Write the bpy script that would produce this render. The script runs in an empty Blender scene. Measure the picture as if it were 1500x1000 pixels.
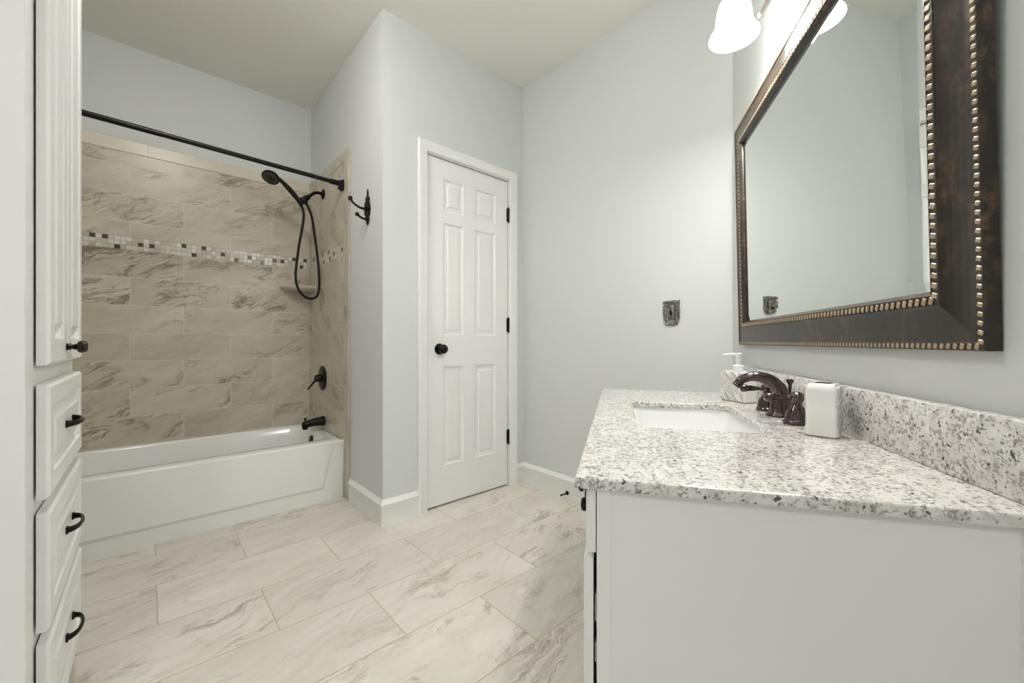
import bpy, bmesh, math, random
from math import sin, cos, pi, radians
from mathutils import Vector, Matrix
random.seed(7)
S = bpy.context.scene
COL = S.collection

# ------------------------------------------------------------------ camera, exposure, world, lights
cd = bpy.data.cameras.new('camera'); cam = bpy.data.objects.new('camera', cd); COL.objects.link(cam)
cd.sensor_width = 36; cd.lens = 36*593.6/1500; cd.clip_start = .02
cam.location = (0, 0, .97); cam.rotation_euler = (pi/2, 0, radians(48.07-90))
S.camera = cam
S.view_settings.view_transform = 'Standard'; S.view_settings.look = 'None'
S.view_settings.gamma = 1; S.view_settings.use_curve_mapping = False
S.view_settings.exposure = 0.03

SHADE_EMIT = 15       # frosted shades of the vanity lamp
BULB_W = 5.0          # each vanity bulb
CEIL_FILL = 66           # dome of an added ceiling fill lamp near the added rear window
CEIL2_FILL = 64          # dome of an added, unseen ceiling fill lamp between cabinet and door
WIN_FILL = 200           # fill light through an added window behind the camera

w = bpy.data.worlds.new('daylight'); S.world = w; w.use_nodes = True
bg = w.node_tree.nodes['Background']; bg.inputs[0].default_value = (.93, .95, 1, 1); bg.inputs[1].default_value = 4.0

def lamp(name, kind, loc, watts, color=(1, 1, 1), size=.1, rot=(0, 0, 0), sy=None):
    l = bpy.data.lights.new(name, kind); l.energy = watts; l.color = color
    if kind == 'AREA':
        l.size = size
        if sy: l.shape = 'RECTANGLE'; l.size_y = sy
    else: l.shadow_soft_size = size
    o = bpy.data.objects.new(name, l); o.location = loc; o.rotation_euler = rot; COL.objects.link(o)
    return o
lamp('window_fill_light', 'AREA', (-1.0, -2.78, 1.5), WIN_FILL, (1, .985, .95), 1.2, (pi/2, 0, pi), 1.3)  # fill light shining in through the added, unseen rear window

# ------------------------------------------------------------------ geometry of the place
CX, CY = 1.942, .688                 # corner between the switch wall and the vanity wall
AV = radians(33.5)                   # direction of the vanity wall
dv = Vector((cos(AV), sin(AV), 0)); ov = Vector((-sin(AV), cos(AV), 0))   # along the wall / out of it
ROTV = AV+pi                         # things on this wall: local x = away from the corner, local -y = out of the wall
HC = 2.725
YD, XE, YB, XL = 2.045, .921, 3.312, -.62
def V(s, m, z=0): return Vector((CX, CY, 0)) - dv*s + ov*m + Vector((0, 0, z))

# ------------------------------------------------------------------ materials
def mat(name, color, rough=.5, metal=0, spec=.5, coat=0):
    m = bpy.data.materials.new(name); m.use_nodes = True
    b = m.node_tree.nodes['Principled BSDF']
    b.inputs['Base Color'].default_value = (*color, 1); b.inputs['Roughness'].default_value = rough
    b.inputs['Metallic'].default_value = metal; b.inputs['Specular IOR Level'].default_value = spec
    b.inputs['Coat Weight'].default_value = coat
    return m
class N:
    def __init__(s, m): s.t = m.node_tree; s.b = s.t.nodes['Principled BSDF']
    def new(s, typ, **kw):
        n = s.t.nodes.new(typ)
        for k, v in kw.items():
            if hasattr(n, k): setattr(n, k, v)
            else: n.inputs[k.replace('_', ' ')].default_value = v
        return n
    def link(s, a, b): s.t.links.new(a, b)
    def math(s, op, a, b=None, c=None, clamp=False):
        n = s.t.nodes.new('ShaderNodeMath'); n.operation = op; n.use_clamp = clamp
        for i, v in enumerate((a, b, c)):
            if v is None: continue
            if isinstance(v, (int, float)): n.inputs[i].default_value = v
            else: s.link(v, n.inputs[i])
        return n.outputs[0]
    def vmath(s, op, a, b):
        n = s.t.nodes.new('ShaderNodeVectorMath'); n.operation = op
        for i, v in enumerate((a, b)):
            if isinstance(v, (tuple, list)): n.inputs[i].default_value = v
            else: s.link(v, n.inputs[i])
        return n.outputs[0]
    def noise(s, vec, scale, detail=4, rough=.55, dist=0):
        n = s.new('ShaderNodeTexNoise'); n.inputs['Scale'].default_value = scale; n.inputs['Detail'].default_value = detail
        n.inputs['Roughness'].default_value = rough; n.inputs['Distortion'].default_value = dist
        if vec is not None: s.link(vec, n.inputs['Vector'])
        return n
    def ramp(s, fac, stops, interp='LINEAR'):
        n = s.t.nodes.new('ShaderNodeValToRGB'); n.color_ramp.interpolation = interp
        e = n.color_ramp.elements
        while len(e) < len(stops): e.new(.5)
        for el, (p, c) in zip(e, stops):
            el.position = p; el.color = (c, c, c, 1) if isinstance(c, (int, float)) else (*c, 1)
        s.link(fac, n.inputs[0]); return n.outputs[0]
    def mix(s, fac, a, b, mode='MIX'):
        n = s.t.nodes.new('ShaderNodeMix'); n.data_type = 'RGBA'; n.blend_type = mode
        for v, sock in ((fac, n.inputs[0]), (a, n.inputs[6]), (b, n.inputs[7])):
            if isinstance(v, (int, float)): sock.default_value = v
            elif isinstance(v, tuple): sock.default_value = (*v, 1)
            else: s.link(v, sock)
        return n.outputs[2]
    def obj(s): return s.new('ShaderNodeTexCoord').outputs['Object']
    def bump(s, h, strength=.3, dist=.002):
        n = s.new('ShaderNodeBump'); n.inputs['Strength'].default_value = strength; n.inputs['Distance'].default_value = dist
        s.link(h, n.inputs['Height']); s.link(n.outputs[0], s.b.inputs['Normal'])

def paint(name, color, rough=.55, bumps=.12, scale=260):
    m = mat(name, color, rough, spec=.35); n = N(m)
    ns = n.noise(n.obj(), scale, 3)
    n.bump(ns.outputs[0], bumps, .0008)
    return m
M = {}
M['wall'] = paint('wall_paint_blue_grey', (.69, .715, .705))
M['ceiling'] = paint('ceiling_paint', (.90, .885, .83), .8, .2, 180)
M['trim'] = paint('trim_paint_white', (.88, .88, .865), .32, .04, 60)
M['cabinet'] = paint('cabinet_paint_white', (.87, .865, .85), .35, .05, 50)
M['porcelain'] = mat('porcelain', (.86, .87, .87), .08, coat=.4)
M['acrylic'] = mat('tub_enamel', (.87, .87, .85), .14, coat=.3)
M['slot_shade'] = mat('painted_slot_shade', (.02, .02, .02), .8)
M['black'] = mat('matte_black_metal', (.012, .011, .010), .33, .6)
M['steel'] = mat('brushed_steel', (.55, .53, .50), .3, 1)
M['ceramic'] = mat('white_ceramic', (.84, .83, .81), .16, coat=.4)
M['plastic'] = mat('white_plastic', (.85, .86, .86), .3)
M['flat_silver'] = mat('satin_nickel', (.62, .60, .57), .28, 1)

M['dull_nickel'] = mat('dull_brushed_nickel', (.17, .15, .14), .42, .6)
def bronze(name, base, tint, rough):
    m = mat(name, base, rough, .85); n = N(m)
    a = n.noise(n.obj(), 55, 5, .6)
    n.link(n.mix(n.ramp(a.outputs[0], [(.45, 0), (.7, 1)]), base, tint), n.b.inputs['Base Color'])
    return m
M['bronze'] = bronze('oil_rubbed_bronze', (.085, .068, .070), (.145, .105, .105), .15)
M['dark_bronze'] = bronze('dark_bronze_hardware', (.020, .018, .017), (.045, .033, .028), .28)

# granite: white ground, taupe and black speckle
def granite():
    m = mat('speckled_granite', (.7, .7, .68), .12, coat=.2); n = N(m); o = n.obj()
    g = n.mix(n.ramp(n.noise(o, 60, 4).outputs[0], [(.35, 0), (.7, 1)]), (.82, .81, .785), (.64, .615, .585))
    a = n.ramp(n.noise(o, 130, 4, .65, .4).outputs[0], [(.50, 0), (.56, 1)])
    b = n.ramp(n.noise(n.vmath('ADD', o, (3.1, 1.7, 5.2)), 34, 3, .6).outputs[0], [(.42, 0), (.54, 1)])
    c1 = n.mix(n.math('MULTIPLY', n.math('MULTIPLY', a, b), .78), g, (.27, .245, .235))
    d = n.ramp(n.noise(n.vmath('ADD', o, (7.7, 2.2, 1.3)), 170, 3, .6, .3).outputs[0], [(.585, 0), (.63, 1)])
    c2 = n.mix(n.math('MULTIPLY', d, .75), c1, (.12, .11, .11))
    e = n.ramp(n.noise(n.vmath('ADD', o, (1.7, 9.2, 4.3)), 95, 2, .5).outputs[0], [(.645, 0), (.68, 1)])
    n.link(n.mix(n.math('MULTIPLY', e, .9), c2, (.045, .045, .05)), n.b.inputs['Base Color'])
    return m
M['granite'] = granite()

# veined stone-look porcelain tile. plane: which two object axes are (u, v)
def tile(name, plane, u0, v0, tw, th, light, mid, dark, grout, gw=.0028, strength=1.0, rot=.35):
    m = mat(name, light, .32, spec=.45); n = N(m)
    sp = n.new('ShaderNodeSeparateXYZ'); n.link(n.obj(), sp.inputs[0])
    u = n.math('SUBTRACT', sp.outputs[plane[0]], u0); v = n.math('SUBTRACT', sp.outputs[plane[1]], v0)
    cb = n.new('ShaderNodeCombineXYZ'); n.link(u, cb.inputs[0]); n.link(v, cb.inputs[1])
    br = n.new('ShaderNodeTexBrick', offset=.5, offset_frequency=2)
    n.link(cb.outputs[0], br.inputs['Vector'])
    for k, val in (('Color1', (0, 0, 0, 1)), ('Color2', (1, 1, 1, 1)), ('Mortar', (.5, .5, .5, 1)), ('Scale', 1), ('Mortar Size', gw/2),
                   ('Mortar Smooth', .1), ('Bias', 0), ('Brick Width', tw), ('Row Height', th)):
        br.inputs[k].default_value = val
    rnd = n.math('MULTIPLY', br.outputs['Color'], 37.0)
    # vein space: shifted per tile, slightly turned, stretched along the tile
    c2 = n.new('ShaderNodeCombineXYZ')
    n.link(n.math('ADD', u, rnd), c2.inputs[0]); n.link(n.math('ADD', v, n.math('MULTIPLY', rnd, .37)), c2.inputs[1]); n.link(rnd, c2.inputs[2])
    mp = n.new('ShaderNodeMapping'); n.link(c2.outputs[0], mp.inputs[0]); mp.inputs['Rotation'].default_value = (0, 0, -rot); mp.inputs['Scale'].default_value = (.8, .8, .8)
    warp = n.noise(mp.outputs[0], 3.2, 4, .6)
    wv = n.vmath('MULTIPLY', n.vmath('SUBTRACT', warp.outputs['Color'], (.5, .5, .5)), (.22, .16, 0))
    p = n.vmath('ADD', mp.outputs[0], wv)
    q = n.vmath('MULTIPLY', p, (2.2, 9.5, 1))
    big = n.noise(q, 1.0, 6, .62, .5).outputs[0]
    fine = n.noise(n.vmath('MULTIPLY', p, (4.5, 34, 1)), 1.0, 6, .62, .55).outputs[0]
    mask = n.ramp(n.noise(n.vmath('ADD', n.vmath('MULTIPLY', p, (1, 1.7, 1)), (4, 2, 9)), 4.6, 3, .6).outputs[0], [(.49, 0), (.60, 1)])
    tv = n.math('FRACT', n.math('MULTIPLY', br.outputs['Color'], 7.31))
    mask = n.math('MULTIPLY', mask, n.ramp(tv, [(.05, .12), (.9, 1.25)]), clamp=True)
    soft = n.ramp(n.noise(n.vmath('ADD', n.vmath('MULTIPLY', p, (2, 6, 1)), (8, 3, 1)), 1.6, 5, .6).outputs[0], [(.35, 0), (.68, 1)])
    line = n.math('ABSOLUTE', n.math('SUBTRACT', big, .5))
    vein = n.math('MULTIPLY', n.ramp(line, [(0, 1), (.012, .5), (.05, 0)]), n.math('ADD', n.math('MULTIPLY', mask, .85), .14))
    rid = n.math('ABSOLUTE', n.math('SUBTRACT', fine, .5))
    scr = n.math('MULTIPLY', n.ramp(rid, [(0, 1), (.012, .6), (.03, 0)]), n.math('POWER', mask, 1.5))
    hl = n.math('MULTIPLY', n.ramp(n.math('ABSOLUTE', n.math('SUBTRACT', fine, .58)), [(0, 1), (.025, 0)]), mask)
    col = n.mix(n.math('MULTIPLY', soft, .75), light, mid)
    col = n.mix(n.math('MULTIPLY', fine, .35*strength), col, mid)
    col = n.mix(n.math('MULTIPLY', vein, .85*strength, clamp=True), col, dark)
    col = n.mix(n.math('MULTIPLY', scr, .85*strength, clamp=True), col, dark)
    col = n.mix(n.math('MULTIPLY', hl, .5*strength), col, tuple(min(1, x*1.2) for x in light))
    tint = n.math('ADD', n.math('MULTIPLY', br.outputs['Color'], .10), .95)
    sc = n.new('ShaderNodeVectorMath', operation='SCALE'); n.link(col, sc.inputs[0]); n.link(tint, sc.inputs['Scale'])
    n.link(n.mix(br.outputs['Fac'], sc.outputs[0], grout), n.b.inputs['Base Color'])
    h = n.math('SUBTRACT', n.math('MULTIPLY', fine, .12), br.outputs['Fac'])
    n.bump(h, .35, .0015)
    n.link(n.math('ADD', n.math('MULTIPLY', br.outputs['Fac'], .4), .30), n.b.inputs['Roughness'])
    return m
LT, MD, DK = (.66, .61, .51), (.47, .425, .34), (.19, .16, .12)
M['floor'] = tile('floor_tile_stone', (0, 1), .025-.61*6, .925-.305*24, .61, .305, (.81, .785, .725), (.645, .61, .545), (.32, .28, .225), (.52, .45, .33), .0036, .95, rot=.22)
M['tile_back'] = tile('wall_tile_back', (0, 2), -.0775-.247-.493*4, .361-.1655*4-.165, .493, .1650, LT, MD, DK, (.69, .64, .54), .0032, 1.15, rot=.42)
M['tile_side'] = tile('wall_tile_side', (1, 2), 2.833-.493*4, .361-.1655*4-.165, .493, .1650, LT, MD, DK, (.69, .64, .54), .0032, .95, rot=.8)
M['tile_trim'] = tile('wall_tile_trim', (0, 2), .001-.34*4, 0, .34, 2.0875, tuple(x*1.1 for x in LT), LT, MD, (.62, .58, .50), .0025, .6)
M['tile_strip'] = tile('wall_tile_strip', (2, 1), .21, 0, .493, 2.497, LT, MD, DK, (.62, .58, .50), .0025, .8, rot=.2)

def frame_mat():
    m = mat('antiqued_dark_frame', (.05, .035, .025), .34, .1, coat=.1); n = N(m)
    mp = n.new('ShaderNodeMapping'); n.link(n.obj(), mp.inputs[0]); mp.inputs['Scale'].default_value = (1, 1, .6)
    a = n.ramp(n.noise(mp.outputs[0], 60, 8, .75, .2).outputs[0], [(.46, 0), (.72, 1)])
    b = n.ramp(n.noise(mp.outputs[0], 14, 4, .6).outputs[0], [(.4, 0), (.7, 1)])
    n.link(n.mix(n.math('MULTIPLY', a, b), (.022, .017, .014), (.24, .14, .075)), n.b.inputs['Base Color'])
    n.link(n.math('ADD', n.math('MULTIPLY', a, .2), .28), n.b.inputs['Roughness'])
    return m
M['frame'] = frame_mat()
M['gold'] = mat('worn_gold_beads', (.44, .34, .235), .38, .5)
def mirror_mat():
    m = mat('mirror_silver', (.83, .86, .845), .0, 1)
    return m
M['mirror'] = mirror_mat()
def pewter_mat():
    m = mat('antique_pewter', (.33, .31, .28), .36, .9); n = N(m)
    a = n.ramp(n.noise(n.obj(), 160, 4, .6).outputs[0], [(.4, 0), (.65, 1)])
    n.link(n.mix(a, (.13, .12, .11), (.46, .44, .40)), n.b.inputs['Base Color'])
    return m
M['pewter'] = pewter_mat()
def emissive(name, color, strength, base=(.9, .9, .88)):
    m = mat(name, base, .3); b = m.node_tree.nodes['Principled BSDF']
    b.inputs['Emission Color'].default_value = (*color, 1); b.inputs['Emission Strength'].default_value = strength
    return m
M['shade'] = emissive('lit_frosted_glass', (1, .985, .955), SHADE_EMIT)
M['bulb'] = emissive('lit_bulb', (1, .97, .92), 9)
def pane_mat():
    m = bpy.data.materials.new('fill_window_glass'); m.use_nodes = True; t = m.node_tree; t.nodes.remove(t.nodes['Principled BSDF'])
    a = t.nodes.new('ShaderNodeBsdfTransparent'); g = t.nodes.new('ShaderNodeBsdfGlossy'); g.inputs['Roughness'].default_value = .02
    x = t.nodes.new('ShaderNodeMixShader'); x.inputs[0].default_value = .06
    t.links.new(a.outputs[0], x.inputs[1]); t.links.new(g.outputs[0], x.inputs[2]); t.links.new(x.outputs[0], t.nodes['Material Output'].inputs[0])
    return m
M['pane'] = pane_mat()
def wave_ceramic():
    m = mat('carved_ceramic', (.80, .79, .76), .25, coat=.3); n = N(m)
    wv = n.new('ShaderNodeTexWave', wave_type='BANDS'); wv.inputs['Scale'].default_value = 46; wv.inputs['Distortion'].default_value = 5
    wv.inputs['Detail'].default_value = 1.5; wv.inputs['Detail Scale'].default_value = .6
    mp = n.new('ShaderNodeMapping'); n.link(n.obj(), mp.inputs[0]); mp.inputs['Rotation'].default_value = (0, .7, 0); n.link(mp.outputs[0], wv.inputs[0])
    n.bump(wv.outputs[1], .9, .003)
    n.link(n.mix(wv.outputs[1], (.66, .64, .60), (.84, .83, .80)), n.b.inputs['Base Color'])
    return m
M['carved'] = wave_ceramic()

# ------------------------------------------------------------------ mesh helpers
def link(name, bm, material, parent=None, smooth=35, mats=None, loc=None, rotz=0):
    bmesh.ops.remove_doubles(bm, verts=bm.verts, dist=1e-6)
    bmesh.ops.recalc_face_normals(bm, faces=bm.faces)
    me = bpy.data.meshes.new(name)
    if smooth:
        ang = radians(smooth)
        for f in bm.faces: f.smooth = True
        for e in bm.edges:
            if len(e.link_faces) != 2 or e.calc_face_angle(0) > ang: e.smooth = False
    bm.to_mesh(me); bm.free()
    for mm in (mats or [material]): me.materials.append(M[mm] if isinstance(mm, str) else mm)
    o = bpy.data.objects.new(name, me); COL.objects.link(o)
    if parent: o.parent = parent
    if loc is not None: o.location = loc
    if rotz: o.rotation_euler.z = rotz
    return o
def thing(name, label, cat, loc=(0, 0, 0), rotz=0, group=None):
    o = bpy.data.objects.new(name, None); COL.objects.link(o); o.empty_display_size = .05
    o.location = loc; o.rotation_euler = (0, 0, rotz); o['label'] = label; o['category'] = cat
    if group: o['group'] = group
    return o
def tag(o, label, cat, group=None):
    o['label'] = label; o['category'] = cat
    if group: o['group'] = group
    return o
def struct(o): o['kind'] = 'structure'; return o
def B(): return bmesh.new()
def box(bm, x0, x1, y0, y1, z0, z1, bev=0, seg=2, mi=0, mtx=None):
    t = bmesh.new()
    vs = [t.verts.new((x, y, z)) for x in (x0, x1) for y in (y0, y1) for z in (z0, z1)]
    for f in ((0, 1, 3, 2), (4, 6, 7, 5), (0, 4, 5, 1), (2, 3, 7, 6), (0, 2, 6, 4), (1, 5, 7, 3)): t.faces.new([vs[i] for i in f])
    if bev: bmesh.ops.bevel(t, geom=list(t.edges), offset=bev, segments=seg, affect='EDGES', profile=.5)
    merge(bm, t, mi, mtx)
def merge(bm, t, mi=0, mtx=None):
    if mtx is not None: bmesh.ops.transform(t, matrix=mtx, verts=t.verts)
    mp = {}
    for v in t.verts: mp[v] = bm.verts.new(v.co)
    for f in t.faces:
        try: g = bm.faces.new([mp[v] for v in f.verts]); g.material_index = mi if mi else f.material_index
        except ValueError: pass
    t.free()
def rings(bm, loops, cap0=True, cap1=True, closed=True, mi=0):
    R = [[bm.verts.new(p) for p in l] for l in loops]
    n = len(R[0])
    for a, b in zip(R, R[1:]):
        for i in range(n if closed else n-1):
            j = (i+1) % n
            f = bm.faces.new((a[i], a[j], b[j], b[i])); f.material_index = mi
    if cap0: bm.faces.new(R[0]).material_index = mi
    if cap1: bm.faces.new(R[-1]).material_index = mi
def lathe(bm, prof, n=24, mtx=None, mi=0, cap=True):
    """prof: (r, z) pairs about the z axis"""
    t = bmesh.new()
    rings(t, [[(max(r, 1e-5)*cos(2*pi*i/n), max(r, 1e-5)*sin(2*pi*i/n), z) for i in range(n)] for r, z in prof], cap, cap)
    merge(bm, t, mi, mtx)
def aim(p, d):
    """matrix taking +z to direction d at p"""
    return Matrix.Translation(Vector(p)) @ Vector(d).normalized().to_track_quat('Z', 'Y').to_matrix().to_4x4()
def smoothpath(pts, k=6, closed=False):
    P = [Vector(p) for p in pts]; out = []
    for i in range(len(P)-1):
        a = P[i-1] if i else P[i]*2-P[i+1]; b, c = P[i], P[i+1]; d = P[i+2] if i+2 < len(P) else P[i+1]*2-P[i]
        for j in range(k):
            t = j/k
            out.append(.5*((2*b)+(-a+c)*t+(2*a-5*b+4*c-d)*t*t+(-a+3*b-3*c+d)*t**3))
    out.append(P[-1]); return out
def tube(bm, pts, rad, n=12, k=6, mi=0, flat=1.0, up=None, caps=True):
    """swept round (or flattened) tube, rad = number or list per point"""
    pts = [Vector(p) for p in pts]
    if isinstance(rad, (int, float)): rad = [rad]*len(pts)
    if k > 1:
        R = smoothpath([(r, 0, 0) for r in rad], k); pts = smoothpath(pts, k); rad = [max(v.x, 1e-4) for v in R]
    loops = []; ref = Vector(up) if up else None
    prev = None
    for i, p in enumerate(pts):
        t = (pts[min(i+1, len(pts)-1)]-pts[max(i-1, 0)]).normalized()
        if prev is None:
            r0 = ref or (Vector((0, 0, 1)) if abs(t.z) < .9 else Vector((1, 0, 0)))
            u = (r0-t*r0.dot(t)).normalized()
        else: u = (prev-t*prev.dot(t)).normalized()
        prev = u; v = t.cross(u)
        loops.append([p+(u*cos(2*pi*j/n)*flat+v*sin(2*pi*j/n))*rad[i] for j in range(n)])
    rings(bm, loops, caps, caps, mi=mi)
def ball(bm, c, r, n=14, sc=(1, 1, 1), mi=0):
    t = bmesh.new(); bmesh.ops.create_uvsphere(t, u_segments=n, v_segments=max(6, n*2//3), radius=r)
    merge(bm, t, mi, Matrix.Translation(Vector(c)) @ Matrix.Diagonal((*sc, 1)))
def rrect(cx, cy, hx, hy, r, z, k=5):
    """rounded rectangle loop"""
    out = []
    for sx, sy, a0 in ((1, 1, 0), (-1, 1, pi/2), (-1, -1, pi), (1, -1, 3*pi/2)):
        for i in range(k+1):
            a = a0+i*pi/2/k
            out.append((cx+sx*(hx-r)+r*cos(a), cy+sy*(hy-r)+r*sin(a), z))
    return out
def prism(bm, poly, z0, z1, mtx=None, mi=0):
    t = bmesh.new(); rings(t, [[(x, y, z0) for x, y in poly], [(x, y, z1) for x, y in poly]]); merge(bm, t, mi, mtx)
def sweep_plan(bm, path, prof, closed=False):
    """prof (out, z) swept along a plan polyline, mitred; out is to the LEFT of the path"""
    P = [Vector((p[0], p[1])) for p in path]; n = len(P); loops = []
    for i in range(n):
        ds = []
        if i: ds.append((P[i]-P[i-1]).normalized())
        if i < n-1: ds.append((P[i+1]-P[i]).normalized())
        ns = [Vector((-d.y, d.x)) for d in ds]
        m = ns[0] if len(ns) == 1 else (ns[0]+ns[1])/(1+ns[0].dot(ns[1]))
        loops.append([(P[i].x+m.x*o, P[i].y+m.y*o, z) for o, z in prof])
    rings(bm, loops)
def panel_slab(bm, x0, x1, z0, z1, th, panels, prof, edge=0, y=0):
    """slab whose front is at local y, facing -y, with moulded panels; prof = [(inset, depth)...], depth >0 goes in"""
    xs = sorted({x0, x1, *[p[0] for p in panels], *[p[1] for p in panels]})
    zs = sorted({z0, z1, *[p[2] for p in panels], *[p[3] for p in panels]})
    e = edge
    def Q(*v): bm.faces.new([bm.verts.new(p) for p in v])
    for xa, xb in zip(xs, xs[1:]):
        for za, zb in zip(zs, zs[1:]):
            if any(p[0] <= xa and xb <= p[1] and p[2] <= za and zb <= p[3] for p in panels): continue
            A = [xa+(e if xa == x0 else 0), xb-(e if xb == x1 else 0), za+(e if za == z0 else 0), zb-(e if zb == z1 else 0)]
            Q((A[0], y, A[2]), (A[1], y, A[2]), (A[1], y, A[3]), (A[0], y, A[3]))
    for a, b, c, d in panels:
        L = [[(a+i, y+dp, c+i), (b-i, y+dp, c+i), (b-i, y+dp, d-i), (a+i, y+dp, d-i)] for i, dp in [(0, 0)]+prof]
        rings(bm, L, False, True)
    L = [[(x0+e, y, z0+e), (x1-e, y, z0+e), (x1-e, y, z1-e), (x0+e, y, z1-e)],
         [(x0, y+e, z0), (x1, y+e, z0), (x1, y+e, z1), (x0, y+e, z1)],
         [(x0, y+th, z0), (x1, y+th, z0), (x1, y+th, z1), (x0, y+th, z1)]]
    rings(bm, L[0 if e else 1:], False, True)

# ------------------------------------------------------------------ the room
ZC = HC
# plan, counter-clockwise
E1 = V(2.15, 0)
plan = [(CX, CY), (CX, YD), (XE, YD), (XE, YB), (XL, YB), (XL, .92), (-2.0, .92), (-2.0, -2.6), (E1.x, -2.6), (E1.x, E1.y)]
bm = B(); box(bm, -2.15, 2.1, -2.75, 3.45, -.1, 0); struct(link('floor', bm, 'floor', smooth=0))
bm = B(); box(bm, -2.15, 2.1, -2.75, 3.45, ZC, ZC+.1); struct(link('ceiling', bm, 'ceiling', smooth=0))
def wall(name, a, b, t=.09, z0=0, z1=ZC, ext=(0, 0)):
    """slab along a->b, thickness to the RIGHT of the path (outside)"""
    a, b = Vector((a[0], a[1])), Vector((b[0], b[1])); d = (b-a).normalized(); r = Vector((d.y, -d.x))
    a = a-d*ext[0]; b = b+d*ext[1]
    bm = B(); prism(bm, [tuple(a), tuple(b), tuple(b+r*t), tuple(a+r*t)], z0, z1)
    return struct(link(name, bm, 'wall', smooth=0))
wall('wall_right', (CX, CY), (CX, YD), ext=(0, .10))
wall('wall_alcove_end', (XE, YD+.10), (XE, YB), t=.09, ext=(0, 0))
wall('wall_alcove_back', (XE, YB), (XL, YB), ext=(.09, .09))
wall('wall_left', (XL, YB), (XL, .92), ext=(0, 0))
wall('wall_left_return', (XL-.09, .92), (-2.0, .92), ext=(0, .09))
wall('wall_rear_left', (-2.0, .92), (-2.0, -2.6), ext=(0, .09))
wall('wall_rear_right', (E1.x, -2.6), (E1.x, E1.y), ext=(.0, .0))
wall('wall_vanity', (E1.x, E1.y), (CX, CY), t=.09, ext=(0, .05))
# door wall with the door recess
DX0, DX1, DH = 1.188, 1.808, 2.048
bm = B()
box(bm, XE, DX0-.014, YD, YD+.10, 0, ZC); box(bm, DX1+.014, CX, YD, YD+.10, 0, ZC)
box(bm, DX0-.014, DX1+.014, YD, YD+.10, DH+.014, ZC); box(bm, DX0-.014, DX1+.014, YD+.085, YD+.10, 0, DH+.014)
struct(link('wall_door_side', bm, 'wall', smooth=0))
# rear wall; its window is added to let fill light in
WX0, WX1, WZ0, WZ1 = -1.6, -.4, .9, 2.1
bm = B()
box(bm, -2.09, WX0, -2.69, -2.6, 0, ZC); box(bm, WX1, E1.x+.09, -2.69, -2.6, 0, ZC)
box(bm, WX0, WX1, -2.69, -2.6, 0, WZ0); box(bm, WX0, WX1, -2.69, -2.6, WZ1, ZC)
struct(link('wall_rear', bm, 'wall', smooth=0))
wn = bpy.data.objects.new('fill_window_1', None); COL.objects.link(wn); wn.location = (WX0, -2.6, WZ0); struct(wn)
bm = B(); W_, H_ = WX1-WX0, WZ1-WZ0
for a in ((-.06, 0, -.06, H_+.06), (W_, W_+.06, -.06, H_+.06), (0, W_, H_, H_+.06), (0, W_, -.06, 0)): box(bm, a[0], a[1], .001, .02, a[2], a[3], .003)
for a in ((.002, .04, .002, H_-.002), (W_-.04, W_-.002, .002, H_-.002), (.04, W_-.04, .002, .04), (.04, W_-.04, H_-.04, H_-.002), (.04, W_-.04, H_/2-.02, H_/2+.02)):
    box(bm, a[0], a[1], -.07, -.03, a[2], a[3], .003)
link('fill_window_frame', bm, 'trim', wn)
bm = B(); box(bm, .04, W_-.04, -.052, -.048, .04, H_-.04); link('fill_window_pane', bm, 'pane', wn, 0)

# baseboards
BPROF = [(0, 0), (.014, 0), (.014, .098), (.017, .104), (.017, .112), (.012, .118), (.009, .128), (.005, .134), (0, .135)]
def base(name, path):
    bm = B(); sweep_plan(bm, path, BPROF); struct(link(name, bm, 'trim', smooth=30))
e = .0005
base('baseboard_right', [(CX-e, CY+.02), (CX-e, YD-e), (1.873, YD-e)])
base('baseboard_corner', [(1.132, YD-e), (XE-e, YD-e), (XE-e, 2.497)])
base('baseboard_rear_left', [(XL+e, 1.16), (XL+e, .92-e), (-2.0+e, .92-e), (-2+e, -2.6+e), (E1.x-e, -2.6+e), (E1.x-e, E1.y+.01)])

# ------------------------------------------------------------------ door
dr = bpy.data.objects.new('door_1', None); COL.objects.link(dr); dr.location = (DX0, YD, 0); struct(dr)
dw = DX1-DX0
bm = B()
pn = []
for xa, xb in ((.110, .255), (.340, .510)):
    pn += [(xa, xb, 1.740, 1.930), (xa, xb, 1.008, 1.672), (xa, xb, .238, .822)]
PR = [(.003, .004), (.011, .008), (.030, .0065), (.037, .0015)]
panel_slab(bm, .004, dw-.004, .010, DH-.005, .035, pn, PR, edge=.0015, y=.008)
link('door_panel', bm, 'trim', dr, 20)
bm = B()   # jamb with stop
for a in ((-.013, 0, 0, DH+.013), (dw, dw+.013, 0, DH+.013), (0, dw, DH, DH+.013)): box(bm, a[0], a[1], .0, .084, a[2], a[3])
for a in ((0, .012, 0, DH), (dw-.012, dw, 0, DH), (.012, dw-.012, DH-.012, DH)): box(bm, a[0], a[1], .044, .084, a[2], a[3])
link('door_jamb', bm, 'trim', dr, 0)
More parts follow.
